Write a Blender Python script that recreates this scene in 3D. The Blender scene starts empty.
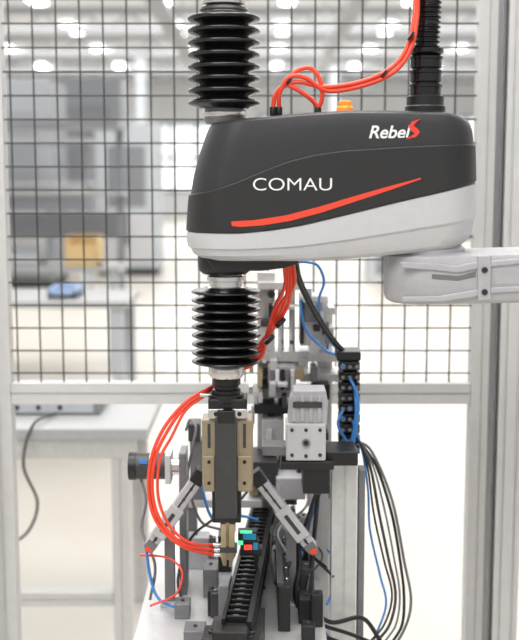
import bpy, bmesh, math, random
from mathutils import Vector, Matrix
random.seed(4)
scene = bpy.context.scene
try:
    scene.view_settings.view_transform = 'Standard'
    scene.view_settings.look = 'None'
except Exception: pass

# ---------------------------------------------------------------- survey frame
F = 1100.0; CY = -2.0; CZ = 1.55; TH = math.radians(7.4)
CT, ST = math.cos(TH), math.sin(TH)
def pt(px, py, Y):
    """world metres of a surveyed point standing on the vertical plane Y"""
    u = (px - 259.5) / F; v = (320 - py) / F
    d = (Y - CY) / (CT + v * ST)
    return Vector((u * d, Y, CZ + (v * CT - ST) * d))
def wx(px, Y, py=320): return pt(px, py, Y).x
def wz(py, Y): return pt(259.5, py, Y).z
MPP = 2.0 / F

# ---------------------------------------------------------------- materials
def mat(name, col, rough=0.5, metal=0.0, noise=0.0, nscale=40, bump=0.0, emit=None, es=0, alpha=None, coat=0):
    m = bpy.data.materials.new(name); m.use_nodes = True
    nt = m.node_tree; b = nt.nodes['Principled BSDF']
    b.inputs['Base Color'].default_value = (*col, 1)
    b.inputs['Roughness'].default_value = rough
    b.inputs['Metallic'].default_value = metal
    if coat: b.inputs['Coat Weight'].default_value = coat
    if emit:
        b.inputs['Emission Color'].default_value = (*emit, 1)
        b.inputs['Emission Strength'].default_value = es
    if noise or bump:
        tc = nt.nodes.new('ShaderNodeTexCoord'); n = nt.nodes.new('ShaderNodeTexNoise')
        n.inputs['Scale'].default_value = nscale; n.inputs['Detail'].default_value = 4
        nt.links.new(tc.outputs['Object'], n.inputs['Vector'])
        if noise:
            r = nt.nodes.new('ShaderNodeValToRGB')
            r.color_ramp.elements[0].position = .3; r.color_ramp.elements[1].position = .7
            r.color_ramp.elements[0].color = (*[c * (1 - noise) for c in col], 1)
            r.color_ramp.elements[1].color = (*[min(1, c * (1 + noise)) for c in col], 1)
            nt.links.new(n.outputs['Fac'], r.inputs['Fac']); nt.links.new(r.outputs['Color'], b.inputs['Base Color'])
        if bump:
            bp = nt.nodes.new('ShaderNodeBump'); bp.inputs['Strength'].default_value = bump
            bp.inputs['Distance'].default_value = .001
            nt.links.new(n.outputs['Fac'], bp.inputs['Height']); nt.links.new(bp.outputs['Normal'], b.inputs['Normal'])
    return m
M = dict(
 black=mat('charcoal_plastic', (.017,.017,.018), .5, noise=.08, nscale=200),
 black_sheen=mat('charcoal_plastic_sheen', (.026,.026,.028), .42, noise=.08, nscale=200),  # same charcoal plastic, reflected light on the upper cover painted in as lighter tone
 grey=mat('light_grey_paint', (.54,.54,.56), .42, noise=.02, nscale=60, coat=.1),
 cast=mat('cast_grey_paint', (.44,.44,.46), .45, noise=.03, nscale=80, bump=.1),
 rubber=mat('bellows_rubber', (.006,.006,.007), .2, noise=.1, nscale=100),
 blk=mat('black_anodised', (.009,.009,.010), .4, noise=.1),
 dgrey=mat('dark_grey_metal', (.055,.055,.058), .45, .3, noise=.1),
 mgrey=mat('mid_grey_metal', (.20,.20,.21), .42, .3, noise=.1),
 alu=mat('brushed_aluminium', (.62,.62,.62), .38, .45, noise=.05, nscale=90),
 steel=mat('polished_steel', (.66,.65,.63), .22, .95, noise=.05),
 tan=mat('hard_anodised_tan', (.36,.30,.21), .34, .6, noise=.06),
 brass=mat('brass_nickel', (.54,.45,.29), .28, .85, noise=.08),
 red=mat('red_polyurethane', (.88,.07,.03), .3, noise=.03),
 stripe=mat('red_stripe_paint', (.80,.065,.03), .4, noise=.02),
 blue=mat('blue_polyurethane', (.05,.25,.66), .3, noise=.03),
 white=mat('white_print', (.85,.85,.85), .5, noise=.01),
 redp=mat('red_print', (.8,.05,.03), .5, noise=.01),
 amber=mat('amber_lens', (.95,.28,.02), .25, emit=(1,.3,.02), es=.3, noise=.02),
 wire=mat('fence_wire_coat', (.035,.034,.032), .5, noise=.1),
 fence=mat('fence_aluminium', (.63,.63,.625), .42, .1, noise=.03, nscale=30),
 green=mat('green_led', (.05,.6,.3), .4, emit=(.1,1,.4), es=1.0),
 redled=mat('red_led', (.9,.05,.03), .4, emit=(1,.06,.03), es=1.0),
 cyan=mat('blue_sensor_body', (.02,.30,.55), .4, noise=.05),
 yellow=mat('yellow_bin_plastic', (.74,.53,.26), .5, noise=.05),
 paleblue=mat('pale_blue_bin_plastic', (.38,.50,.70), .5, noise=.05),
 benchw=mat('bench_laminate', (.42,.43,.44), .45, noise=.04),
 benchg=mat('bench_grey', (.22,.23,.25), .5, noise=.08),
 cab=mat('cabinet_light', (.48,.51,.54), .5, noise=.04),
 cabd=mat('cabinet_dark', (.27,.285,.31), .5, noise=.06),
 truss=mat('truss_grey_paint', (.38,.39,.41), .6, noise=.04),
 lime=mat('green_marking', (.25,.5,.05), .5, noise=.02),
)

# ---------------------------------------------------------------- mesh helpers
def group(name, loc=(0,0,0)):
    e = bpy.data.objects.new(name, None); e.empty_display_size = .05
    scene.collection.objects.link(e); e.location = loc
    return e
def link(o, parent, m=None):
    scene.collection.objects.link(o)
    if m is not None: o.data.materials.append(m)
    if parent is not None:
        o.parent = parent
        o.matrix_parent_inverse = Matrix.Translation(parent.location).inverted()
    return o
def from_bm(name, bm, m, parent, smooth=False, ang=35):
    bmesh.ops.recalc_face_normals(bm, faces=bm.faces)
    me = bpy.data.meshes.new(name); bm.to_mesh(me); bm.free()
    if smooth:
        for p in me.polygons: p.use_smooth = True
        try: me.set_sharp_from_angle(angle=math.radians(ang))
        except Exception: pass
    return link(bpy.data.objects.new(name, me), parent, m)
def bev(o, w, seg=2):
    md = o.modifiers.new('bevel', 'BEVEL'); md.width = w; md.segments = seg
    md.limit_method = 'ANGLE'; md.angle_limit = math.radians(40)
def box(name, x0, x1, y0, y1, z0, z1, m, parent=None, b=0.0, rot=None, seg=2):
    bm = bmesh.new(); bmesh.ops.create_cube(bm, size=1)
    c = Vector(((x0+x1)/2, (y0+y1)/2, (z0+z1)/2))
    for v in bm.verts:
        v.co = Vector((v.co.x*abs(x1-x0), v.co.y*abs(y1-y0), v.co.z*abs(z1-z0)))
        if rot is not None: v.co = rot @ v.co
        v.co += c
    o = from_bm(name, bm, m, parent)
    if b: bev(o, b, seg)
    return o
def fbox(name, a, b_, c, d, Y0, Y1, m, parent=None, b=.001):
    """box whose front face (plane Y0) spans a..b_ / c..d of the survey"""
    p = pt(a, (c+d)/2, Y0); q = pt(b_, (c+d)/2, Y0)
    return box(name, p.x, q.x, Y0, Y1, wz(d, Y0), wz(c, Y0), m, parent, b)
def prism(name, pts, y0, y1, m, parent=None, b=0.0):
    bm = bmesh.new()
    f = [bm.verts.new((x, y0, z)) for x, z in pts]; g = [bm.verts.new((x, y1, z)) for x, z in pts]
    bm.faces.new(f); bm.faces.new(g[::-1]); n = len(pts)
    for i in range(n): bm.faces.new((f[i], g[i], g[(i+1) % n], f[(i+1) % n]))
    o = from_bm(name, bm, m, parent)
    if b: bev(o, b)
    return o
def fprism(name, pp, Y0, Y1, m, parent=None, b=0.0):
    return prism(name, [(pt(x, y, Y0).x, pt(x, y, Y0).z) for x, y in pp], Y0, Y1, m, parent, b)
def lathe(name, cx, cy, prof, m, parent=None, n=48, ang=35):
    bm = bmesh.new(); rings = []
    for r, z in prof:
        rings.append([bm.verts.new((cx + r*math.cos(2*math.pi*i/n), cy + r*math.sin(2*math.pi*i/n), z)) for i in range(n)])
    for a, c in zip(rings, rings[1:]):
        for i in range(n): bm.faces.new((a[i], a[(i+1) % n], c[(i+1) % n], c[i]))
    bm.faces.new(rings[0]); bm.faces.new(rings[-1])
    return from_bm(name, bm, m, parent, True, ang)
def rod(name, p0, p1, r, m, parent=None, n=24, prof=None):
    """cylinder or profiled turned part between two points; prof = [(t, r)]"""
    p0 = Vector(p0); p1 = Vector(p1); ax = p1 - p0; L = ax.length
    q = ax.to_track_quat('Z', 'Y').to_matrix()
    if prof is None: prof = [(0, r*.93), (min(.1, .0008/L), r), (1-min(.1, .0008/L), r), (1, r*.93)]
    bm = bmesh.new(); rings = []
    for t, rr in prof:
        rings.append([bm.verts.new(p0 + q @ Vector((rr*math.cos(2*math.pi*i/n), rr*math.sin(2*math.pi*i/n), t*L))) for i in range(n)])
    for a, c in zip(rings, rings[1:]):
        for i in range(n): bm.faces.new((a[i], a[(i+1) % n], c[(i+1) % n], c[i]))
    bm.faces.new(rings[0]); bm.faces.new(rings[-1])
    return from_bm(name, bm, m, parent, True)
def catmull(P, k=10):
    P = [Vector(p) for p in P]; Q = [P[0]*2-P[1]] + P + [P[-1]*2-P[-2]]; out = []
    for i in range(1, len(Q)-2):
        a, b, c, d = Q[i-1:i+3]
        for j in range(k):
            t = j/k
            out.append(.5*((2*b)+(c-a)*t+(2*a-5*b+4*c-d)*t*t+(3*b-a-3*c+d)*t**3))
    out.append(P[-1]); return out
def tube(name, P, r, m, parent=None, n=10, k=10, ripple=0, pitch=.006):
    C = catmull(P, k)
    if ripple:
        D = [0]
        for a, b in zip(C, C[1:]): D.append(D[-1]+(b-a).length)
        L = D[-1]; cnt = int(L/pitch)*4; R = []
        for i in range(cnt+1):
            s = L*i/cnt; j = 0
            while j < len(D)-2 and D[j+1] < s: j += 1
            t = (s-D[j])/max(1e-9, D[j+1]-D[j]); R.append(C[j].lerp(C[j+1], t))
        C = R
    bm = bmesh.new(); rings = []; up = None
    for i, c in enumerate(C):
        d = (C[min(i+1, len(C)-1)] - C[max(i-1, 0)]).normalized()
        if up is None: up = d.orthogonal().normalized()
        up = (up - d*up.dot(d)).normalized(); s = d.cross(up)
        rr = r if not ripple else r*(1 if (i % 4) in (0, 1) else 1-ripple)
        rings.append([bm.verts.new(c + (up*math.cos(2*math.pi*j/n)+s*math.sin(2*math.pi*j/n))*rr) for j in range(n)])
    for a, c in zip(rings, rings[1:]):
        for i in range(n): bm.faces.new((a[i], a[(i+1) % n], c[(i+1) % n], c[i]))
    bm.faces.new(rings[0]); bm.faces.new(rings[-1])
    return from_bm(name, bm, m, parent, True, 60)
def ftube(name, pp, r, m, parent=None, **k):
    return tube(name, [pt(*p) for p in pp], r, m, parent, **k)
def extrusion(name, p0, p1, s, m, parent=None, s2=None, slots=(1, 1)):
    """aluminium T-slot profile from p0 to p1 (s x s2 section)"""
    p0 = Vector(p0); p1 = Vector(p1); ax = (p1-p0).normalized(); s2 = s2 or s
    ref = Vector((0, 1, 0)) if abs(ax.y) < .9 else Vector((1, 0, 0))
    v = (ref - ax*ref.dot(ax)).normalized(); u = v.cross(ax)
    def side(h, other, nslot):
        out = []
        w = min(h, other)*.11; d = min(h, other)*.16
        for k in range(nslot):
            c = -h + 2*h*(k+.5)/nslot
            out += [(c-w, 0), (c-w*1.2, d), (c+w*1.2, d), (c+w, 0)]
        return out
    a, b = s/2, s2/2
    poly = [(-a, -b)] + [(x, -b+d) for x, d in side(a, b*2, slots[0])] + [(a, -b)] + [(a-d, y) for y, d in side(b, a*2, slots[1])] \
         + [(a, b)] + [(-x, b-d) for x, d in side(a, b*2, slots[0])] + [(-a, b)] + [(-a+d, -y) for y, d in side(b, a*2, slots[1])]
    bm = bmesh.new()
    A = [bm.verts.new(p0+u*x+v*y) for x, y in poly]; B = [bm.verts.new(p1+u*x+v*y) for x, y in poly]
    n = len(poly); bm.faces.new(A); bm.faces.new(B[::-1])
    for i in range(n): bm.faces.new((A[i], A[(i+1) % n], B[(i+1) % n], B[i]))
    return from_bm(name, bm, m, parent)
def bolt(name, p, r, m, parent, d=(0, -1, 0), h=.003):
    p = Vector(p); d = Vector(d)
    return rod(name, p - d*.001, p + d*h, r, m, parent, n=16, prof=[(0, r), (.8, r), (1, r*.8), (1, r*.5), (.5, r*.45)])
def interp(T, x):
    if x <= T[0][0]: return T[0][1]
    for (a, b), (c, d) in zip(T, T[1:]):
        if x <= c:
            t = (x-a)/(c-a); return b+(d-b)*t
    return T[-1][1]
def text(name, s, x0, x1, z0, z1, y, m, parent, shear=0, off=0):
    cu = bpy.data.curves.new(name, 'FONT'); cu.body = s; cu.extrude = .02; cu.shear = shear; cu.offset = off
    o = bpy.data.objects.new(name+'_c', cu); scene.collection.objects.link(o)
    bpy.context.view_layer.update()
    me = bpy.data.meshes.new_from_object(o.evaluated_get(bpy.context.evaluated_depsgraph_get()))
    bpy.data.objects.remove(o)
    xs = [v.co.x for v in me.vertices]; ys = [v.co.y for v in me.vertices]
    a, b, c, d = min(xs), max(xs), min(ys), max(ys)
    for v in me.vertices:
        X = x0+(v.co.x-a)/(b-a)*(x1-x0); Z = z0+(v.co.y-c)/(d-c)*(z1-z0)
        v.co = Vector((X, y - v.co.z*.03, Z))
    me.name = name; me.materials.clear()
    return link(bpy.data.objects.new(name, me), parent, m)

# ================================================================ ROBOT
robot = group('scara_robot_arm', (0, 0, 1.5))
W = .085; FY = -W
def stadium(xa, xb, w, rx, na=20, nl=26):
    out = []
    for i in range(na+1):
        a = -math.pi/2 + math.pi*i/na; out.append((xb-rx+rx*math.cos(a), w*math.sin(a)))
    for i in range(1, nl): out.append((xb-rx-(xb-xa-2*rx)*i/nl, w))
    for i in range(na+1):
        a = math.pi/2 + math.pi*i/na; out.append((xa+rx+rx*math.cos(a), w*math.sin(a)))
    for i in range(1, nl): out.append((xa+rx+(xb-xa-2*rx)*i/nl, -w))
    return out
XL = [(124, 206), (150, 198), (175, 192), (200, 188), (233, 186), (245, 187), (256, 190), (263, 196)]
XR = [(118, 472), (130, 474.5), (180, 475.5), (235, 475), (248, 470)]
ZT = [(186,129),(205,124.5),(214,121),(228,119.5),(260,116.5),(300,112.5),(345,109.5),(400,110),(440,112),(462,116.5),(476,123)]
ZB = [(186,233),(240,233.5),(270,230.5),(300,225.5),(350,213),(390,202.5),(430,193),(476,181)]
ZC = [(186,196),(215,190),(240,181),(262,171),(285,161.5),(310,154.5),(340,150),(400,146),(476,143)]
ZO = [(186,262),(300,262),(350,259.5),(385,256),(440,250),(476,246)]
def lerpT(A, B, t): return lambda x: interp(A, x)*(1-t)+interp(B, x)*t
def shell(name, rows, m, parent):
    """rows: (py function of px, inset)"""
    bm = bmesh.new(); rings = []
    for fn, ins in rows:
        pl, pr = fn(190), fn(470)
        xa = wx(interp(XL, pl), 0, pl)+ins; xb = wx(interp(XR, pr), 0, pr)-ins
        ring = []
        for x, y in stadium(xa, xb, W-ins, .072-ins*.8):
            px = 259.5 + x/MPP
            ring.append(bm.verts.new((x, y, wz(fn(px), FY))))
        rings.append(ring)
    n = len(rings[0])
    for a, c in zip(rings, rings[1:]):
        for i in range(n): bm.faces.new((a[i], a[(i+1) % n], c[(i+1) % n], c[i]))
    for r in (rings[0], rings[-1]):
        N = n
        up = [(10+k) % N for k in range(0, N//2+1)]; dn = [(10-k) % N for k in range(0, N//2+1)]
        for k in range(N//2):
            f = [r[up[k]], r[up[k+1]], r[dn[k+1]], r[dn[k]]]
            u = []
            for v in f:
                if v not in u: u.append(v)
            if len(u) >= 3:
                try: bm.faces.new(u)
                except Exception: pass
    return from_bm(name, bm, m, parent, True, 28)
def off(fn, d): return lambda x: fn(x)+d
B_ = lambda x: interp(ZB, x); C_ = lambda x: interp(ZC, x); T_ = lambda x: interp(ZT, x); O_ = lambda x: interp(ZO, x)
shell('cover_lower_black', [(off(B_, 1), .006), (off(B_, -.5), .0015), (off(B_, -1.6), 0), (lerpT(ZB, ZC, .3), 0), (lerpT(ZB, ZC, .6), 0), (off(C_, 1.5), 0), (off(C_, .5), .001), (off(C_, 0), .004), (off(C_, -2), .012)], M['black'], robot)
shell('cover_upper_black', [(off(C_, 2), .009), (off(C_, 0), .0035), (lerpT(ZC, ZT, .3), .004), (lerpT(ZC, ZT, .6), .005), (lerpT(ZC, ZT, .82), .007), (off(T_, 3.0), .009), (off(T_, 1.2), .013), (off(T_, 0), .020), (off(T_, -.3), .03)], M['black_sheen'], robot)
shell('underside_grey_casting', [(off(B_, -2), .012), (off(B_, 0.6), .003), (off(B_, 1.4), .001), (lerpT(ZB, ZO, .3), .0), (lerpT(ZB, ZO, .55), .0), (lerpT(ZB, ZO, .60), .004), (lerpT(ZB, ZO, .8), .006), (lerpT(ZB, ZO, .93), .012), (off(O_, 0), .022)], M['grey'], robot)
st = [(231,221.5),(255,220),(285,215.5),(320,206.5),(355,196),(390,186),(421,177.8),(421,179.2),(392,189.5),(357,201),(322,212.5),(290,221),(262,225.5),(240,227),(232,226)]
fprism('red_stripe', st, FY-.0012, FY+.003, M['stripe'], robot)
def ftext(n, s, a, b, c, d, Y, m, **k): text(n, s, wx(a, Y, (c+d)/2), wx(b, Y, (c+d)/2), wz(d, Y), wz(c, Y), Y, m, robot, **k)
ftext('lettering_maker', 'COMAU', 253, 332, 178, 190.5, FY-.0008, M['white'], off=-.006)
ftext('lettering_series', 'Rebel', 369, 411, 125.5, 138.5, FY+.0045, M['white'], shear=.25, off=.02)
S_ = [(421.5,118.5),(412,121.5),(408.5,127),(411.5,131),(415,133.5),(409,137.5),(406,139.5),(416,137),(420,132),(417,128),(413.5,126),(416,122.5)]
fprism('lettering_series_s', S_, FY+.0030, FY+.0075, M['redp'], robot)
QX = wx(224, 0, 60)
QL = wx(226, 0, 300)
def bellows(name, cx, pa, pb, nr, ro, ri, parent):
    za, zb = wz(pa, 0), wz(pb, 0); p = (za-zb)/nr; prof = []
    for i in range(nr):
        z = za - p*i
        prof += [(ri, z), (ri+.002, z-p*.12), (ro-.004, z-p*.30), (ro-.0008, z-p*.40), (ro, z-p*.5), (ro-.0008, z-p*.6), (ro-.004, z-p*.70), (ri+.002, z-p*.88)]
    prof.append((ri, zb))
    lathe(name, cx, 0, prof, M['rubber'], parent, 64, 50)
def L(name, cx, prof, m, parent=robot, cy=0): return lathe(name, cx, cy, [(r*MPP, wz(py, 0)) for r, py in prof], m, parent)
L('quill_upper_collar', QX, [(17,-30),(17,-2),(20,-1),(20,4),(17,5),(17,7),(22,8),(24,11),(24,16)], M['blk'])
L('quill_top_clamp', QX, [(21,1),(21.5,1.5),(21.5,5),(21,5.5)], M['steel'])
bellows('upper_bellows', QX, 13, 109, 8, 35.5*MPP, 24*MPP, robot)
L('upper_bellows_clamp', QX, [(17,107),(19,108),(19.5,112),(19.5,120),(18,124)], M['mgrey'])
L('upper_clamp_band', QX, [(20.3,112),(20.6,112.5),(20.6,116.5),(20.3,117)], M['steel'])
L('quill_lower_boss', QL-.002, [(27,256),(27,266),(26,270),(22,273.5),(14,275)], M['blk'])
fprism('underside_gearbox', [(205,258),(300,257),(298,264),(286,268),(262,271),(215,271)], -.05, .05, M['blk'], robot, .003)
L('lower_bellows_neck', QL, [(15,270),(15,275),(19,276),(19,280),(16,281),(16.5,286),(22,289)], M['steel'])
bellows('lower_bellows', QL, 287, 365, 9, 35*MPP, 22*MPP, robot)
L('lower_bellows_clamp', QL, [(16,364),(17.5,366),(18,370),(18,374),(16,377)], M['steel'])
EX = wx(428, 0, 250)
lathe('elbow_bearing_disc', EX, 0, [(.062, wz(262,-.06)), (.066, wz(259,-.06)), (.066, wz(250,-.06)), (.060, wz(247,-.06))], M['cast'], robot, 64)
def link_cast(name, xa, xb, w, rows, m):
    bm = bmesh.new(); rings = []
    for z0, z1, ins in rows:
        ring = []
        R = w-ins
        pts = [(xb, -R)] + [(xb-(xb-xa-w)*i/12, -R) for i in range(1, 12)]
        pts += [(xa+w - (R)*math.sin(math.pi*i/28), -R*math.cos(math.pi*i/28)) for i in range(29)]
        pts += [(xa+w+(xb-xa-w)*i/12, R) for i in range(1, 12)] + [(xb, R)]
        for x, y in pts:
            t = (x-xa)/(xb-xa); ring.append(bm.verts.new((x, y, z0+(z1-z0)*t)))
        rings.append(ring)
    n = len(rings[0])
    for a, c in zip(rings, rings[1:]):
        for i in range(n): bm.faces.new((a[i], a[(i+1) % n], c[(i+1) % n], c[i]))
    bm.faces.new(rings[0]); bm.faces.new(rings[-1])
    return from_bm(name, bm, m, robot, True, 30)
LW = .075; xa = wx(384, 0, 280); xb = .66
zt = wz(257, -LW); zb0 = wz(306, -LW); zb1 = zb0+.008
link_cast('base_link_casting', xa, xb, LW, [(zt+.002, zt+.014, .010), (zt-.002, zt+.010, .002), (zt-.006, zt+.006, 0), (zb0+.014, zb1+.014, 0), (zb0+.005, zb1+.005, .004), (zb0, zb1, .012)], M['cast'])
fprism('link_rib_upper', [(400,262),(430,263),(455,266),(478,262),(530,258),(530,263),(482,268),(458,273),(430,270),(402,268)], -LW-.004, -LW+.004, M['cast'], robot, .002)
fprism('link_rib_lower', [(402,297),(440,296),(470,291),(486,288),(530,286),(530,291),(488,294),(470,298),(440,302),(402,302)], -LW-.004, -LW+.004, M['cast'], robot, .002)
fprism('link_pocket_upper', [(432,274),(458,276),(476,271),(476,277),(458,281),(432,279)], -LW-.0008, -LW+.003, M['mgrey'], robot, .0005)
fprism('link_pocket_right', [(495,270),(530,268),(530,283),(495,285)], -LW-.0008, -LW+.003, M['cast'], robot, .0005)
fprism('link_flange_plate', [(478,256),(491,255),(491,300),(478,301)], -LW-.007, -LW+.004, M['cast'], robot, .002)
for i, (a, b) in enumerate([(484.5,270),(484.5,292)]):
    bolt('link_bolt_%d' % i, pt(a, b, -LW-.007), .0055, M['dgrey'], robot)
lathe('pedestal_column', .70, 0, [(.13, .0), (.13, .03), (.10, .05), (.095, 1.20), (.105, 1.24), (.105, zb1+.0), (.10, zt+.05), (.09, zt+.06)], M['cast'], robot)
CX_ = wx(426, 0.02, 60)
def LC(name, prof, m): return lathe(name, CX_, .02, [(r*MPP, wz(py, .02)) for r, py in prof], m, robot)
LC('conduit_base_nut', [(20,112),(20,107),(18.5,105.5),(18.5,97),(16,95.5)], M['blk'])
pr = []
for i in range(3):
    y = 97-i*14; pr += [(13.5, y), (15.5, y-1), (15.5, y-9), (16.5, y-9.5), (16.5, y-12), (13.5, y-13)]
pr += [(15,55),(17,53),(17,49),(13,48)]
LC('conduit_gland', pr, M['rubber'])
tube('conduit_corrugated', [(CX_, .02, wz(52,.02)), (CX_+.002, .02, wz(20,.02)), (CX_+.004, .022, wz(-15,.02)), (CX_+.012, .03, wz(-60,.02)), (CX_+.05, .05, wz(-110,.02)), (CX_+.13, .06, wz(-130,.02)),(CX_+.22, .05, wz(-100,.02)),(.70,.02,wz(0,.02)),(.70,.0,zt+.04)], 13*MPP, M['rubber'], robot, n=24, ripple=.16, pitch=.0085)
ax_ = wx(345, -.02, 105)
lathe('amber_indicator', ax_, -.02, [(.015, wz(112,-.02)), (.015, wz(108,-.02)), (.012, wz(106,-.02)), (.012, wz(102,-.02)), (.008, wz(100.5,-.02))], M['amber'], robot, 24)
for i, px in enumerate((273, 279, 318)):
    rod('air_fitting_%d' % i, pt(px, 116, -.02), pt(px, 107, -.02), .006, M['blk'], robot)
L('quill_shaft', QL, [(12,374),(12.5,377),(14.5,378),(14.5,384),(12.5,385),(12.5,388),(14.5,389),(14.5,396),(12,398),(12,402)], M['rubber'])

# ================================================================ GRIPPER
grip = group('pneumatic_gripper', pt(226, 450, 0))
fbox('mounting_flange', 208, 247, 399, 410, -.03, .03, M['blk'], grip, .003)
L('flange_ring', QL, [(17,393),(18,394),(18,399),(17,401)], M['blk'], grip)
for i, (a, b) in enumerate([(208,224),(232,247)]):
    fbox('clamp_block_%d' % i, a, b, 409, 419, -.034, .02, M['steel'], grip, .002)
    bolt('clamp_screw_%d' % i, pt((a+b)/2, 414, -.034), .004, M['blk'], grip)
fbox('front_bracket', 215, 237, 419, 519, -.045, -.025, M['dgrey'], grip, .002)
fbox('front_bracket_top', 217, 235, 411, 424, -.046, -.0, M['blk'], grip, .002)
fprism('bracket_toe', [(215,517),(238,517),(236,523),(218,523)], -.043, -.018, M['blk'], grip, .001)
for sd, (a, b) in enumerate([(202,216),(236,253)]):
    fbox('cylinder_body_%d' % sd, a, b, 420, 486, -.025, .035, M['tan'], grip, .002)
    fbox('cylinder_shoulder_%d' % sd, a+1, b-1, 456, 492, -.030, .02, M['tan'], grip, .002)
    fbox('body_slot_%d' % sd, (a+b)/2-1.5, (a+b)/2+1.5, 424, 448, -.0262, -.02, M['dgrey'], grip, .0003)
    bolt('body_screw_%d' % sd, pt((a+b)/2, 462, -.030), .0032, M['blk'], grip)
    bolt('body_screw_low_%d' % sd, pt((a+b)/2, 483, -.030), .0032, M['blk'], grip)
fbox('jaw_base', 212, 241, 485, 523, -.022, .03, M['blk'], grip, .002)
L('finger_holder', wx(228,0,530), [(8,520),(8,531),(7,533),(7,545),(8,546),(8,555),(6.5,558)], M['brass'], grip)
fprism('finger_left', [(221,524),(226,524),(226.5,566),(223,566),(221,558)], -.018, -.008, M['brass'], grip, .0006)
fprism('finger_right', [(229,524),(235,524),(234,557),(231.5,567),(229,567)], -.018, -.008, M['brass'], grip, .0006)
fbox('finger_band', 220, 237, 548, 553, -.021, .012, M['dgrey'], grip, .0006)
for i, py in enumerate((555, 550, 545)):
    rod('hose_fitting_%d' % i, pt(213, py, -.005), pt(222, py, -.005), .0035, M['steel'], grip)
rod('side_sensor_cable_clip', pt(200, 395, -.01), pt(212, 395, -.01), .004, M['steel'], grip)

# ================================================================ HOSES
hose = group('red_pneumatic_hoses', pt(160, 480, -.01))
loops = [(0, 0, .0034), (4, 3.5, .0034), (10, 8, .0028)]
for i, (o_, q_, r_) in enumerate(loops):
    ftube('loop_strand_%d' % i, [(240+i*2,372,.06),(222-i,381,.05),(206,390+q_*.6,.0),(186,402+q_,-.02),(164+o_*.8,428+q_,-.03),(151+o_*.9,460,-.035),(149+o_*.9,495,-.03),(158+o_,524-q_*.1,-.03),(182+o_*.6,546-q_*.5,-.03),(214,555-i*5,-.005)], r_, M['red'], hose, k=12)
for i, s in enumerate([290, 287, 293, 284]):
    ftube('riser_strand_%d' % i, [(s,262,.03),(s+1,285,.04),(288-i*4,305,.05),(276-i*3,325+i*3,.06),(262,341+i*5,.07),(248,358+i*3,.07),(240,368,.065)], .0036, M['red'], hose)
for i, (a, b) in enumerate([(279,321),(268,338)]):
    rod('cable_tie_%d' % i, pt(a, b, .045), pt(a+3, b+3, .045), .012, M['blk'], hose)
tops = group('red_supply_hoses', pt(345, 85, -.02))
def tt(n, pp): ftube(n, pp, .0040, M['red'], tops, k=12)
tt('supply_strand_1', [(415,-60,0),(415,-10,0),(414,20,-.01),(406,50,-.02),(388,70,-.03),(360,82,-.03),(325,87,-.03),(300,82,-.03),(284,86,-.03),(275,96,-.025),(273,110,-.02)])
tt('supply_strand_2', [(420,-60,.0),(418,-10,-.01),(417,18,-.015),(411,48,-.025),(395,71,-.03),(365,85,-.03),(328,91,-.03),(306,78,-.035),(290,77,-.035),(280,92,-.03),(279,110,-.02)])
tt('supply_strand_3', [(318,110,-.02),(322,98,-.025),(320,80,-.03),(310,68,-.03),(295,72,-.03),(283,86,-.03)])
tt('supply_strand_4', [(318,109,-.02),(312,100,-.025),(298,90,-.03),(286,84,-.03)])
for i, (a, b) in enumerate([(384,74),(411,36),(289,81)]):
    rod('black_tie_%d' % i, pt(a-1.2, b-.8, -.03), pt(a+1.2, b+.8, -.03), .009, M['blk'], tops)

# ================================================================ MACHINE TABLE
tab = group('machine_table', (0, .3, .7))
TZ = .70; TX0, TX1, TY0, TY1 = -.235, .125, -.12, .62
box('top_plate', TX0, TX1, TY0, TY1, TZ-.02, TZ, M['alu'], tab, .002)
for i, (x, y) in enumerate([(TX0+.03, TY0+.03), (TX1-.03, TY0+.03), (TX0+.03, TY1-.03), (TX1-.03, TY1-.03)]):
    extrusion('leg_%d' % i, (x, y, 0), (x, y, TZ-.02), .045, M['alu'], tab)
for y in (TY0+.03, TY1-.03):
    extrusion('rail_%d' % int(y*100), (TX0+.05, y, TZ-.05), (TX1-.05, y, TZ-.05), .045, M['alu'], tab)

# indexing track
trk = group('indexing_track', (0, .1, .75))
p0 = Vector((-.045, -.235, .80)); p1 = Vector((.004, .46, .80)); d = (p1-p0).normalized(); sd = Vector((d.y, -d.x, 0))
rz = Matrix.Rotation(math.atan2(d.y, d.x)-math.pi/2, 3, 'Z')
def tbox(name, s, u0, u1, w, z0, z1, m, b=.001):
    c = p0 + d*((u0+u1)/2) + sd*s
    return box(name, c.x-w/2, c.x+w/2, c.y-(u1-u0)/2, c.y+(u1-u0)/2, z0, z1, m, trk, b, rot=rz)
Lt = (p1-p0).length
tbox('support_beam', 0, 0.15, Lt, .045, .70, .775, M['dgrey'])
tbox('guide_base', .004, -.0, Lt, .058, .768, .785, M['blk'], .002)
tbox('guide_wall_left', -.018, 0.02, Lt, .007, .785, .807, M['blk'])
tbox('guide_wall_right', .026, 0.02, Lt, .010, .785, .803, M['blk'])
tbox('track_floor', .003, .02, Lt, .034, .785, .7865, M['dgrey'], .0003)
n = 26
for i in range(n):
    u = .035+(Lt-.05)*i/n
    tbox('pocket_rib_%02d' % i, .003, u, u+.006, .034, .785, .805, M['blk'], .0006)
    tbox('connector_%02d' % i, .001, u+.008, u+.020, .022, .786, .800, M['blk'], .0015)
    tbox('connector_pin_%02d' % i, .001, u+.012, u+.016, .010, .799, .8025, M['mgrey'], .0004)
tbox('front_nest', -.004, -.012, .05, .098, .70, .783, M['blk'], .003)
tbox('front_nest_cap', -.004, -.014, .03, .060, .780, .797, M['blk'], .002)
tbox('front_label', .034, -.0135, -.011, .014, .758, .772, M['lime'], .0003)
tbox('left_shoulder', -.036, .05, .12, .018, .70, .770, M['blk'], .002)
tbox('left_clamp', -.036, .20, .26, .02, .70, .795, M['mgrey'], .002)
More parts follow.
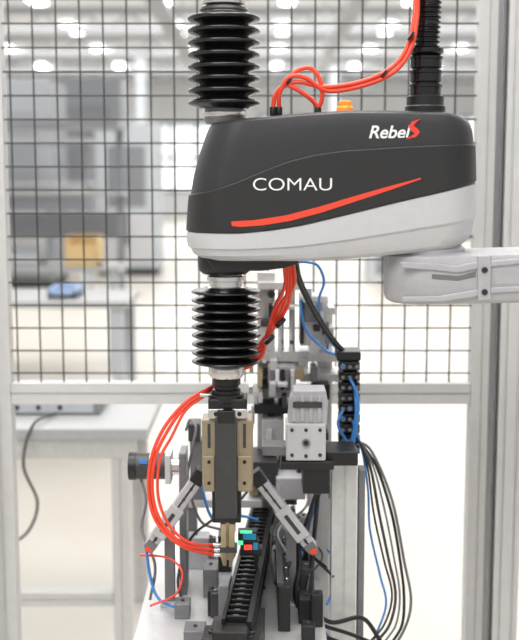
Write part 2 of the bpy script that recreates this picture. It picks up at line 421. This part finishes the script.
tbox('right_shoulder', .038, .04, .14, .014, .70, .780, M['blk'], .002)
bolt('nest_bolt_1', p0+sd*.030+Vector((0, 0, -.016))+d*.02, .006, M['dgrey'], trk, (0, 0, 1))
bolt('nest_bolt_2', p0-sd*.038+Vector((0, 0, -.016))+d*.02, .006, M['dgrey'], trk, (0, 0, 1))
rail = group('side_rail', (.045, -.02, .74))
box('rail_bar', .035, .058, -.02, .45, .70, .788, M['blk'], rail, .002)
box('rail_cap', .033, .046, -.02, .45, .788, .797, M['dgrey'], rail, .001)
for i in range(7):
    bolt('rail_screw_%d' % i, (.052, .02+i*.06, .788), .003, M['steel'], rail, (0, 0, 1))

# sensor beside gripper
sen = group('photoelectric_sensor', pt(247, 545, .03))
fbox('bracket', 240, 262, 549, 556, .03, .06, M['blk'], sen, .001)
fbox('sensor_body', 238, 257, 532, 541, .028, .055, M['blk'], sen, .001)
fbox('sensor_face', 243, 256, 534, 540, .0265, .03, M['cyan'], sen, .0005)
fbox('sensor_head', 241, 259, 541, 554, .026, .05, M['blk'], sen, .001)
fbox('led_red', 244, 252, 545, 550, .0245, .028, M['redled'], sen, .0005)
fbox('head_blue', 253, 258, 543, 550, .0245, .028, M['cyan'], sen, .0005)
fbox('led_green', 238, 243, 541, 545, .0255, .028, M['green'], sen, .0005)
fbox('led_green_top', 240, 252, 531, 533.5, .0262, .029, M['green'], sen, .0005)
z_ = wz(556, .03)
box('sensor_post', wx(256,.04,556)-.004, wx(256,.04,556)+.004, .036, .052, .70, z_+.002, M['blk'], sen, .001)

# ================================================================ DIAGONAL FEED SLIDES
def slide(name, a, b, Y):
    g = group(name, pt(*a, Y))
    A, Bp = pt(*a, Y), pt(*b, Y); ax = (Bp-A); Ln = ax.length; ang = math.atan2(ax.z, ax.x)
    rot = Matrix.Rotation(-ang, 3, 'Y')
    def sb(n, u0, u1, v0, v1, y0, y1, m, bb=.001):
        c = A + rot @ Vector(((u0+u1)/2*Ln, 0, (v0+v1)/2)); c.y = Y+(y0+y1)/2
        box(n, c.x-(u1-u0)*Ln/2, c.x+(u1-u0)*Ln/2, c.y-(y1-y0)/2, c.y+(y1-y0)/2, c.z-(v1-v0)/2, c.z+(v1-v0)/2, m, g, bb, rot=rot)
    sb('slide_body', 0, 1, -.012, .012, -.01, .015, M['grey'], .002)
    sb('slide_groove', .05, .95, -.002, .002, -.0105, -.005, M['dgrey'], .0003)
    sb('carriage', .42, .84, -.015, .015, -.016, -.008, M['grey'], .002)
    sb('carriage_screw_strip', .50, .76, -.004, .004, -.0165, -.014, M['dgrey'], .0004)
    sb('end_block_top', -.08, .08, -.013, .013, -.012, .02, M['blk'])
    sb('end_block_tip', .92, 1.03, -.011, .011, -.012, .02, M['mgrey'])
    sb('tip_marker', 1.0, 1.05, -.007, .007, -.013, .0, M['red'], .0005)
    for i, u in enumerate((.15, .3, .88)):
        c = A + rot @ Vector((u*Ln, 0, 0)); bolt('screw_%d' % i, (c.x, Y-.0105, c.z), .003, M['dgrey'], g)
    m_ = A.lerp(Bp, .62)
    box('slide_upright', m_.x-.010, m_.x+.010, Y+.012, Y+.032, TZ, m_.z+.01, M['mgrey'], g, .001)
    box('slide_foot', m_.x-.018, m_.x+.018, Y-.0, Y+.05, TZ, TZ+.008, M['alu'], g, .001)
    return g
slide('feed_slide', (199, 477), (150, 546), .10)
slide('feed_slide', (258, 478), (312, 548), .10)

# servo motor left
sm = group('servo_motor', pt(155, 468, .2))
a, b = pt(131, 466, .2), pt(180, 466, .2)
rod('motor_body', a, pt(168, 466, .2), .027, M['dgrey'], sm, 32)
rod('motor_end_cap', pt(129, 466, .2), pt(137, 466, .2), .0285, M['blk'], sm, 32)
rod('motor_band', pt(150, 466, .2), pt(153, 466, .2), .0275, M['alu'], sm, 32)
box('motor_flange', wx(166,.2,466), wx(172,.2,466), .17, .23, a.z-.03, a.z+.03, M['alu'], sm, .002)
rod('coupling', pt(171, 466, .2), pt(186, 466, .2), .018, M['steel'], sm)
fbox('blue_label', 139, 147, 460, 464, .1715, .1735, M['blue'], sm, 0)
box('motor_bracket', wx(180,.2,466), wx(187,.2,466), .165, .235, TZ, a.z+.035, M['mgrey'], sm, .002)

# ================================================================ COLUMN + ACTUATOR
col = group('aluminium_column', (.16, .17, .5))
cz = wz(463, .15); cxm = wx(344, .15, 540)
extrusion('profile', (cxm, .175, 0), (cxm, .175, cz), .050, M['alu'], col, .050)
box('cap', cxm-.027, cxm+.027, .148, .202, cz, cz+.004, M['blk'], col, .001)
box('foot_plate', cxm-.05, cxm+.05, .13, .22, 0, .012, M['alu'], col, .001)
ex2 = wx(322, .22, 540)
extrusion('rear_profile', (ex2-.005, .28, 0), (ex2-.005, .28, wz(470,.28)), .040, M['alu'], col)
fbox('side_cover', 358, 364, 470, 700, .16, .20, M['mgrey'], col, .001)

act = group('pneumatic_actuator', pt(308, 430, .1))
fbox('rear_plate', 281, 334, 462, 470, .09, .20, M['blk'], act, .002)
fbox('body', 286, 326, 424, 461, .09, .16, M['grey'], act, .003)
fprism('body_hood', [(288,425),(290,402),(294,391),(326,391),(328,402),(327,425)], .10, .165, M['cast'], act, .002)
for i in range(4):
    fbox('hood_fin_%d' % i, 292+i*8.5, 296+i*8.5, 396, 422, .096, .11, M['cast'], act, .001)
fbox('hood_window', 293, 322, 402, 408, .094, .10, M['dgrey'], act, .0006)
for i, (a, b) in enumerate([(292,430),(292,455),(320,430),(320,455),(306,430),(306,456)]):
    bolt('body_screw_%d' % i, pt(a, b, .09), .0035, M['dgrey'], act)
rod('port_centre', pt(306, 443, .091), pt(306, 443, .086), .008, M['mgrey'], act)
rod('port_hole', pt(306, 443, .088), pt(306, 443, .085), .005, M['blk'], act)
fbox('valve_block', 303, 330, 468, 494, .10, .18, M['blk'], act, .002)
fbox('side_bracket', 326, 358, 452, 466, .11, .20, M['blk'], act, .002)
fbox('bridge_arm', 262, 288, 446, 456, .10, .15, M['mgrey'], act, .002)

# rear pick station
ps = group('assembly_station', pt(290, 350, .45))
sx = wx(266, .5, 400)
extrusion('mast', (sx, .5, TZ), (sx, .5, wz(272, .5)), .04, M['alu'], ps)
sx2 = wx(325, .52, 400)
extrusion('mast_right', (sx2, .56, 0), (sx2, .56, wz(300, .56)), .035, M['alu'], ps)
fbox('cross_plate', 256, 338, 352, 362, .46, .54, M['alu'], ps, .002)
fbox('upper_plate', 258, 300, 282, 290, .46, .52, M['alu'], ps, .002)
fbox('slide_block', 300, 328, 296, 346, .44, .53, M['grey'], ps, .003)
fbox('slide_block_face', 305, 322, 302, 322, .435, .445, M['mgrey'], ps, .002)
fbox('slide_dark_strip', 300, 304, 300, 344, .435, .445, M['blk'], ps, .001)
fbox('valve_bank', 268, 296, 366, 398, .42, .50, M['cast'], ps, .003)
for i in range(5):
    fbox('valve_%d' % i, 270+i*5.2, 274+i*5.2, 370, 390, .41, .425, [M['mgrey'], M['white'], M['blk']][i % 3], ps, .001)
rod('guide_rod_1', pt(281, 290, .48), pt(281, 470, .48), .007, M['steel'], ps)
rod('guide_rod_2', pt(292, 290, .48), pt(292, 470, .48), .007, M['steel'], ps)
fbox('lower_plate', 254, 300, 404, 414, .42, .52, M['blk'], ps, .002)
fbox('mid_block', 262, 284, 420, 452, .40, .50, M['cast'], ps, .003)
fbox('dark_block', 252, 278, 462, 486, .36, .50, M['dgrey'], ps, .002)
fbox('white_block', 276, 306, 478, 500, .34, .50, M['grey'], ps, .003)
fbox('left_bracket', 190, 204, 440, 500, .36, .40, M['mgrey'], ps, .002)
fbox('left_beam', 186, 262, 500, 508, .36, .42, M['alu'], ps, .002)
fbox('right_shelf', 300, 340, 374, 382, .46, .56, M['alu'], ps, .002)
fbox('regulator', 312, 330, 384, 400, .42, .5, M['blk'], ps, .003)
fbox('small_cyl_block', 188, 200, 424, 442, .35, .41, M['dgrey'], ps, .003)
box('beam_post_left', wx(192,.4,505)-.012, wx(192,.4,505)+.012, .37, .41, TZ, wz(511,.36), M['mgrey'], ps, .001)
rr = random.Random(11); names = ['solenoid','nozzle','sensor_bracket','stop_block','slide_shim','shock_absorber']
for i in range(64):
    px = rr.uniform(250, 334); py = rr.uniform(292, 500); Y = rr.uniform(.36, .44)
    w_ = rr.uniform(3, 11); h_ = rr.uniform(3, 15); mm = M[rr.choice(['mgrey','alu','blk','dgrey','cast','steel','alu','cast','grey','brass'])]
    if rr.random() < .6: fbox('%s_%d' % (rr.choice(names), i), px-w_/2, px+w_/2, py-h_/2, py+h_/2, Y, .50, mm, ps, .001)
    elif rr.random() < .6:
        rod('%s_%d' % (rr.choice(names), i), pt(px, py, Y), pt(px, py, .5), w_*.0010, mm, ps)
    else: rod('%s_%d' % (rr.choice(names), i), pt(px, py-h_, Y+.02), pt(px, py+h_, Y+.02), w_*.0008, mm, ps, prof=[(0,w_*.0006),(.3,w_*.0006),(.3,w_*.0010),(.8,w_*.0010),(.8,w_*.0005),(1,w_*.0005)])

# fixtures on the table plate
cl = group('fixture_blocks', (0, .2, TZ))
fx = [(-.15,.06,.03,.04,.03,'mgrey'),(-.12,-.04,.04,.05,.02,'mgrey'),(-.10,.18,.03,.06,.06,'mgrey'),(-.14,.34,.06,.05,.07,'cast'),(.09,.04,.03,.05,.05,'blk'),(.095,.15,.03,.05,.07,'dgrey'),(.09,.28,.05,.05,.09,'blk'),(-.075,.32,.03,.05,.08,'blk'),(-.085,.06,.02,.03,.05,'dgrey'),(.09,-.05,.025,.03,.03,'blk')]
for i in range(15):
    x = rr.choice([rr.uniform(-.135,-.085), rr.uniform(.075,.112)]); y = rr.uniform(.0, .55)
    fx.append((x, y, rr.uniform(.012,.026), rr.uniform(.015,.04), rr.uniform(.02,.09), rr.choice(['mgrey','alu','blk','blk','dgrey','cast'])))
for i, (x, y, w, dd, h, m) in enumerate(fx):
    box('block_%d' % i, x-w/2, x+w/2, y-dd/2, y+dd/2, TZ, TZ+h, M[m], cl, .002)
    bolt('block_screw_%d' % i, (x, y, TZ+h), .004, M['dgrey' if m != 'dgrey' else 'steel'], cl, (0, 0, 1))

# ================================================================ VALVE MANIFOLD + CABLES
vm = group('valve_manifold', pt(348, 400, .27))
fbox('manifold_spine', 343, 357, 356, 462, .285, .33, M['blk'], vm, .002)
for i in range(9):
    y = 362+i*10.5
    fbox('valve_slice_%d' % i, 339, 360, y, y+8, .262, .30, M['blk'] if i % 3 else M['dgrey'], vm, .0015)
    for s, px in enumerate((343, 350, 357)):
        rod('push_fitting_%d_%d' % (i, s), pt(px, y+4, .262), pt(px, y+5, .248), .0052, M['blue'] if (i+s) % 5 == 0 else M['blk'], vm, 14)
        rod('fitting_ring_%d_%d' % (i, s), pt(px, y+4.7, .252), pt(px, y+5, .247), .0040, M['mgrey'], vm, 14)
fbox('manifold_cap', 337, 361, 352, 361, .26, .33, M['blk'], vm, .003)
cb = group('cable_bundle', pt(360, 450, .2))
specs = [('blk', 0, 0), ('dgrey', 6, 1), ('mgrey', 13, 0), ('blk', 20, 1)]
for i, (m, o_, t_) in enumerate(specs):
    ftube('hanging_cable_%d' % i, [(350+i*2,430+i*3,.25),(360+o_*.3,444+i*2,.24),(368+o_*.5,470,.23),(374+o_*.9,515,.22),(384+o_*.8,560,.21),(392+o_*.6,595,.2),(384+o_*.9,625,.19),(366+o_*1.2,648,.18),(350+o_*1.5,690,.18)], .0022+.0009*t_, M[m], cb)
ftube('hanging_cable_long', [(356,440,.25),(372,452,.24),(392,500,.23),(404,560,.22),(411,600,.22),(404,630,.22),(384,660,.22)], .0030, M['mgrey'], cb)
ftube('hanging_hose_blue', [(352,420,.25),(362,450,.24),(368,490,.23),(370,530,.22),(380,575,.21),(386,605,.2),(374,640,.19)], .0024, M['blue'], cb)
ftube('blue_hose_1', [(292,262,.2),(306,262,.2),(318,266,.2),(324,282,.22),(319,300,.25),(322,325,.28),(336,348,.3),(350,358,.31)], .0028, M['blue'], cb)
ftube('blue_hose_2', [(300,300,.4),(306,330,.4),(326,350,.38),(345,362,.33),(356,400,.24),(352,440,.24),(345,462,.24),(336,490,.24)], .003, M['blue'], cb)
ftube('blue_hose_3', [(350,378,.247),(358,400,.238),(354,440,.235),(340,470,.235),(322,490,.25),(308,530,.26),(300,570,.2),(312,610,.2),(330,640,.2)], .003, M['blue'], cb)
ftube('blue_hose_3b', [(343,410,.247),(338,424,.24),(346,440,.24),(356,450,.24),(352,470,.23),(340,480,.23)], .003, M['blue'], cb)
ftube('blue_hose_4', [(200,470,.2),(205,500,.2),(215,520,.2),(240,516,.2),(258,520,.2)], .003, M['blue'], cb)
ftube('blue_hose_5', [(146,545,.1),(150,575,.1),(160,600,.08),(190,612,.05)], .003, M['blue'], cb)
ftube('black_lead_1', [(296,262,.1),(300,280,.15),(312,305,.2),(330,335,.26),(348,356,.3)], .005, M['blk'], cb)
ftube('black_lead_2', [(291,262,.1),(302,290,.15),(318,320,.2),(336,345,.26),(350,356,.3)], .004, M['blk'], cb)
ftube('black_lead_3', [(285,500,.16),(292,530,.14),(300,560,.12),(296,600,.1),(318,632,.1),(345,645,.1)], .005, M['blk'], cb)
ftube('black_lead_4', [(316,494,.14),(300,540,.14),(286,575,.1),(290,610,.1),(322,625,.1),(350,634,.12),(380,646,.15)], .004, M['blk'], cb)
ftube('black_lead_5', [(318,494,.15),(312,560,.14),(308,600,.1),(330,622,.1),(362,618,.12),(380,640,.15)], .0045, M['blk'], cb)
ftube('grey_lead_1', [(186,430,.3),(190,420,.28),(196,428,.26),(192,450,.25),(188,480,.25),(200,520,.25),(222,530,.25)], .003, M['mgrey'], cb)
ftube('red_lead_1', [(140,555,.1),(168,558,.1),(182,572,.08),(176,594,.06),(150,606,.06)], .0022, M['red'], cb)
ftube('grey_lead_2', [(140,476,.2),(146,500,.18),(142,530,.16),(155,565,.12),(150,600,.1)], .003, M['mgrey'], cb)
ftube('grey_lead_3', [(262,470,.3),(240,500,.28),(212,520,.22),(190,540,.2),(178,580,.16),(186,610,.12)], .003, M['dgrey'], cb)
for i in range(16):
    a = rr.uniform(262, 330); b = rr.uniform(470, 575)
    ftube('wire_%d' % i, [(a,b,.3),(a+rr.uniform(-25,25),b+25,.25),(a+rr.uniform(-30,30),b+50,.2),(a+rr.uniform(-20,20),b+75,.15)], rr.uniform(.0018,.0034), M[['blk','mgrey','blue','dgrey','blk','alu','blk','blk'][i % 8]], cb)

# ================================================================ SAFETY FENCE
fen = group('safety_fence', (0, .75, 0))
FYc = .75
xl = wx(-1, FYc, 320); xr = wx(481, FYc, 320)
extrusion('post_left', (xl, FYc, 0), (xl, FYc, 2.35), .058, M['fence'], fen, .05)
extrusion('post_right', (xr, FYc, 0), (xr, FYc, 2.35), .052, M['fence'], fen, .05)
zc_ = wz(394, FYc-.025)
extrusion('cross_rail', (xl+.03, FYc, zc_), (xr-.027, FYc, zc_), .053, M['fence'], fen, .045)
extrusion('top_rail', (xl+.03, FYc, 2.32), (xr-.027, FYc, 2.32), .05, M['fence'], fen, .045)
extrusion('bottom_rail', (xl+.03, FYc, .12), (xr-.027, FYc, .12), .05, M['fence'], fen, .045)
bm = bmesh.new()
def wire(bm, a, b, r, n=6):
    a = Vector(a); b = Vector(b); ax = (b-a).normalized(); u = ax.orthogonal().normalized(); v = ax.cross(u); R0 = []; R1 = []
    for i in range(n):
        o = (u*math.cos(6.2832*i/n)+v*math.sin(6.2832*i/n))*r
        R0.append(bm.verts.new(a+o)); R1.append(bm.verts.new(b+o))
    for i in range(n): bm.faces.new((R0[i], R0[(i+1) % n], R1[(i+1) % n], R1[i]))
x = xl+.045; st_ = .0575
while x < xr-.027:
    wire(bm, (x, FYc, zc_), (x, FYc, 2.31), .0022); x += st_
z = zc_+.05
while z < 2.3:
    wire(bm, (xl+.02, FYc-.0045, z), (xr-.02, FYc-.0045, z), .0022); z += st_
from_bm('wire_mesh', bm, M['wire'], fen, True, 60)
fr = group('door_frame_post', (wx(512,.62,320), .62, 0))
extrusion('post', (wx(511,.62,320), .62, 0), (wx(511,.62,320), .62, 2.35), .060, M['fence'], fr, .06, (2, 1))
box('gap_strip', wx(495,.62,320)-.003, wx(495,.62,320)+.003, .60, .66, .1, 2.2, M['mgrey'], fr, .001)  # grey strip drawn as the darker line in the gap between posts
fr2 = group('door_frame_post', (wx(-32,.66,320), .66, 0))
extrusion('post', (wx(-32,.66,320), .66, 0), (wx(-32,.66,320), .66, 2.35), .060, M['fence'], fr2, .06)

# ================================================================ HALL
floor_m = mat('polished_concrete', (.60,.565,.51), .28, noise=.05, nscale=.6)
wall_m = mat('painted_panels', (.74,.75,.76), .6, noise=.03, nscale=.5)
ceil_m = mat('ceiling_deck', (.62,.64,.66), .7, noise=.05, nscale=.4)
XW = 13; YB = 42; YF = -7; H = 5.4
box('floor', -XW, XW, YF, YB, -.2, 0, floor_m)
box('wall_back', -XW, XW, YB, YB+.2, 0, H, wall_m)
box('wall_left', -XW-.2, -XW, YF, YB, 0, H, wall_m)
box('wall_right', XW, XW+.2, YF, YB, 0, H, wall_m)
box('ceiling', -XW-.2, XW+.2, YF, YB+.2, H, H+.2, ceil_m)
win_m = mat('daylit_glazing', (.9,.95,1), .3, emit=(.95,.98,1), es=1.0)
lum_m = mat('luminaire_diffuser', (1,1,1), .5, emit=(1,.98,.94), es=7)
for i, (a, b, c, d_) in enumerate([(-6.5,-1.5,1.0,3.6),(0,5.5,.6,3.9),(6.2,11,1,3.9)]):
    w = group('window_%d' % (i+1), ((a+b)/2, YB-.05, (c+d_)/2))
    box('glazing', a, b, YB-.06, YB-.02, c, d_, win_m, w)
    k = 5
    for j in range(k+1):
        xx = a+(b-a)*j/k; box('mullion_%d' % j, xx-.06, xx+.06, YB-.14, YB-.0, c-.08, d_+.08, M['truss'], w)
    for j in range(3):
        zz = c+(d_-c)*j/2; box('transom_%d' % j, a, b, YB-.13, YB-.0, zz-.05, zz+.05, M['truss'], w)
lights = group('ceiling_luminaires', (0, 20, H-.1))
for ix in range(-4, 5):
    for iy in range(9):
        x = ix*2.7+.6; y = -3+iy*5
        if abs(x) < XW-1: box('lum_%d_%d' % (ix+4, iy), x-.15, x+.15, y-.75, y+.75, H-.12, H-.06, lum_m, lights)
tr = group('roof_trusses', (0, 20, H-.4))
for iy in range(8):
    y = 4+iy*5
    box('chord_%d' % iy, -XW, XW, y-.08, y+.08, H-.55, H-.42, M['truss'], tr)
    box('flange_%d' % iy, -XW, XW, y-.1, y+.1, H-.13, H, M['truss'], tr)
    bm = bmesh.new()
    for j in range(26):
        a = -XW+j; wire(bm, (a, y, H-.1), (a+.5, y, H-.5), .03); wire(bm, (a+.5, y, H-.5), (a+1, y, H-.1), .03)
    from_bm('web_%d' % iy, bm, M['truss'], tr)
for i, (x, y) in enumerate([(-6.3, 22), (5.6, 24), (-3.6, 32), (2.4, 34)]):
    g = group('steel_column', (x, y, 0))
    box('web', x-.03, x+.03, y-.15, y+.15, 0, H-.0, M['cab'], g)
    for s in (-1, 1): box('flange_%d' % s, x-.15, x+.15, y+s*.15-.02, y+s*.15+.02, 0, H, M['cab'], g)

# near workbench at left
wb = group('workbench', (-.95, 1.55, 0))
bx0, bx1, by0, by1, bz = -1.7, -.345, 1.32, 1.95, .78
box('worktop', bx0, bx1, by0, by1, bz-.035, bz, M['benchw'], wb, .004)
box('apron', bx0+.04, bx1-.04, by0+.02, by0+.05, bz-.10, bz-.035, M['alu'], wb, .002)
for i, (x, y) in enumerate([(bx1-.09, by0+.05), (bx0+.05, by0+.05), (bx1-.09, by1-.05), (bx0+.05, by1-.05)]):
    extrusion('leg_%d' % i, (x, y, 0), (x, y, bz-.035), .055, M['fence'], wb)
extrusion('stretcher', (bx0+.08, by0+.05, .22), (bx1-.12, by0+.05, .22), .045, M['fence'], wb)
tube('power_cable', [(-.66,1.5,bz+.01),(-.70,1.33,bz+.01),(-.72,1.27,bz-.1),(-.68,1.27,bz-.22),(-.72,1.27,bz-.32),(-.80,1.28,bz-.34),(-.86,1.30,bz-.2),(-.84,1.35,bz+.01),(-.8,1.48,bz+.01)], .0045, M['dgrey'], wb)
dev = group('bench_controller', (-.8, 1.6, bz))
box('case', -.95, -.52, 1.52, 1.85, bz+.001, bz+.05, M['benchg'], dev, .006)
box('front_panel', -.93, -.54, 1.515, 1.52, bz+.008, bz+.044, M['cab'], dev, .001)
for i in range(4): bolt('knob_%d' % i, (-.86+i*.07, 1.515, bz+.026), .008, M['blk'], dev)

def bench(x0, x1, y0, y1, z, items):
    g = group('assembly_bench', ((x0+x1)/2, y0, 0))
    box('worktop', x0, x1, y0, y1, z-.04, z, M['benchw'], g, .004)
    for i, (x, y) in enumerate([(x0+.06, y0+.06), (x1-.06, y0+.06), (x0+.06, y1-.06), (x1-.06, y1-.06)]):
        box('leg_%d' % i, x-.03, x+.03, y-.03, y+.03, 0, z-.04, M['cab'], g)
    box('drawer_unit', x0+.1, x0+.55, y0+.06, y1-.1, .1, z-.04, M['cab'], g, .01)
    for k in range(3): box('drawer_%d' % k, x0+.12, x0+.53, y0+.045, y0+.06, .14+k*.2, .31+k*.2, M['benchg'], g, .004)
    if items:
        for x in (x0+.06, x1-.06): box('upright_%d' % int(x*10), x-.03, x+.03, y1-.09, y1-.03, z, z+1.1, M['cabd'], g)
        box('back_shelf', x0, x1, y1-.35, y1, z+.55, z+.58, M['benchw'], g)
        box('lamp_canopy', x0, x1, y1-.6, y1, z+1.08, z+1.14, M['cabd'], g)
        box('tool_rail', x0, x1, y1-.08, y1-.05, z+.2, z+.4, M['benchg'], g)
bench(-2.2, -.75, 4.2, 4.9, .85, False)
bench(-2.9, -1.1, 6.6, 7.3, .85, True)
bench(-5.2, -2.2, 12, 12.8, .9, True)
bench(1.6, 4.0, 14, 15, .9, True)
def bin_(x, y, z, w, h, m, name='storage_bin'):
    g = group(name, (x, y, z)); z += .001
    box('bin_base', x-w/2, x+w/2, y-.15, y+.15, z, z+.02, m, g)
    box('bin_left', x-w/2, x-w/2+.015, y-.15, y+.15, z, z+h, m, g)
    box('bin_right', x+w/2-.015, x+w/2, y-.15, y+.15, z, z+h, m, g)
    box('bin_front', x-w/2, x+w/2, y-.15, y-.135, z, z+h*.7, m, g)
    box('bin_back', x-w/2, x+w/2, y+.135, y+.15, z, z+h, m, g)
bin_(-1.40, 6.80, .85, .26, .24, M['yellow'])
bin_(-1.9, 6.80, .85, .35, .15, M['cab'])
bin_(-1.15, 4.5, .85, .16, .06, M['paleblue'])
bin_(-1.7, 4.5, .85, .3, .2, M['cab'])
def cabinet(x0, x1, y0, y1, h, m='cab'):
    g = group('machine_enclosure', ((x0+x1)/2, y0, 0))
    box('plinth', x0+.03, x1-.03, y0+.03, y1-.03, 0, .1, M['blk'], g)
    box('carcass', x0, x1, y0, y1, .1, h, M[m], g, .02)
    box('glazed_opening', x0+.2, x1-.2, y0-.01, y0+.02, h*.45, h*.85, M['benchg'], g, .01)
    box('lower_door', x0+.1, x1-.1, y0-.015, y0+.02, .2, h*.4, M['grey'], g, .01)
    box('handle', (x0+x1)/2-.02, (x0+x1)/2+.02, y0-.05, y0, h*.2, h*.35, M['blk'], g, .005)
cabinet(-4.6, -2.9, 13.5, 14.8, 2.9, 'cabd')
cabinet(-2.6, -1.6, 15.5, 16.5, 2.4)
cabinet(-7.2, -4.8, 17, 18.5, 3.0)
cabinet(-4.2, -2.6, 19, 20.5, 3.4, 'cabd')
cabinet(-1.0, 1.0, 30, 31.5, 2.3)
cabinet(3.4, 6.2, 26, 27.5, 2.2)
for x, z in ((-1.3, 3.7), (1.4, 4.0)):
    ct = group('overhead_cable_tray', (x, 14, z))
    box('tray', x-.12, x+.12, 6, 29, z, z+.06, M['truss'], ct)
    for j in range(5): box('hanger_%d' % j, x-.015, x+.015, 7+j*5, 7.03+j*5, z, H, M['truss'], ct)

# ================================================================ LIGHT
wd = bpy.data.worlds.new('World'); scene.world = wd; wd.use_nodes = True
bg = wd.node_tree.nodes['Background']; bg.inputs[0].default_value = (1, .99, .98, 1); bg.inputs[1].default_value = .74
def area(name, loc, rot, sx, sy, e, col=(1, .98, .96)):
    l = bpy.data.lights.new(name, 'AREA'); l.shape = 'RECTANGLE'; l.size = sx; l.size_y = sy; l.energy = e; l.color = col
    o = bpy.data.objects.new(name, l); scene.collection.objects.link(o); o.location = loc; o.rotation_euler = rot
area('cell_ceiling_light', (0, .3, 4.6), (0, 0, 0), 2.4, 2.4, 145)
area('front_ceiling_light', (-1.0, -3.0, 4.4), (math.radians(35), 0, 0), 3, 2, 115)
area('hall_light', (0, 10, 5.1), (0, 0, 0), 18, 8, 1230)
area('hall_light_rear', (0, 27, 5.1), (0, 0, 0), 18, 16, 2350)

# ================================================================ CAMERA
cam = bpy.data.cameras.new('camera'); co = bpy.data.objects.new('camera', cam); scene.collection.objects.link(co)
co.location = (0, CY, CZ); co.rotation_euler = (math.pi/2-TH, 0, 0)
cam.lens = 36*F/640; cam.sensor_width = 36; cam.clip_end = 200; cam.clip_start = .05
cam.dof.use_dof = True; cam.dof.focus_distance = 1.98; cam.dof.aperture_fstop = 3.6
scene.camera = co
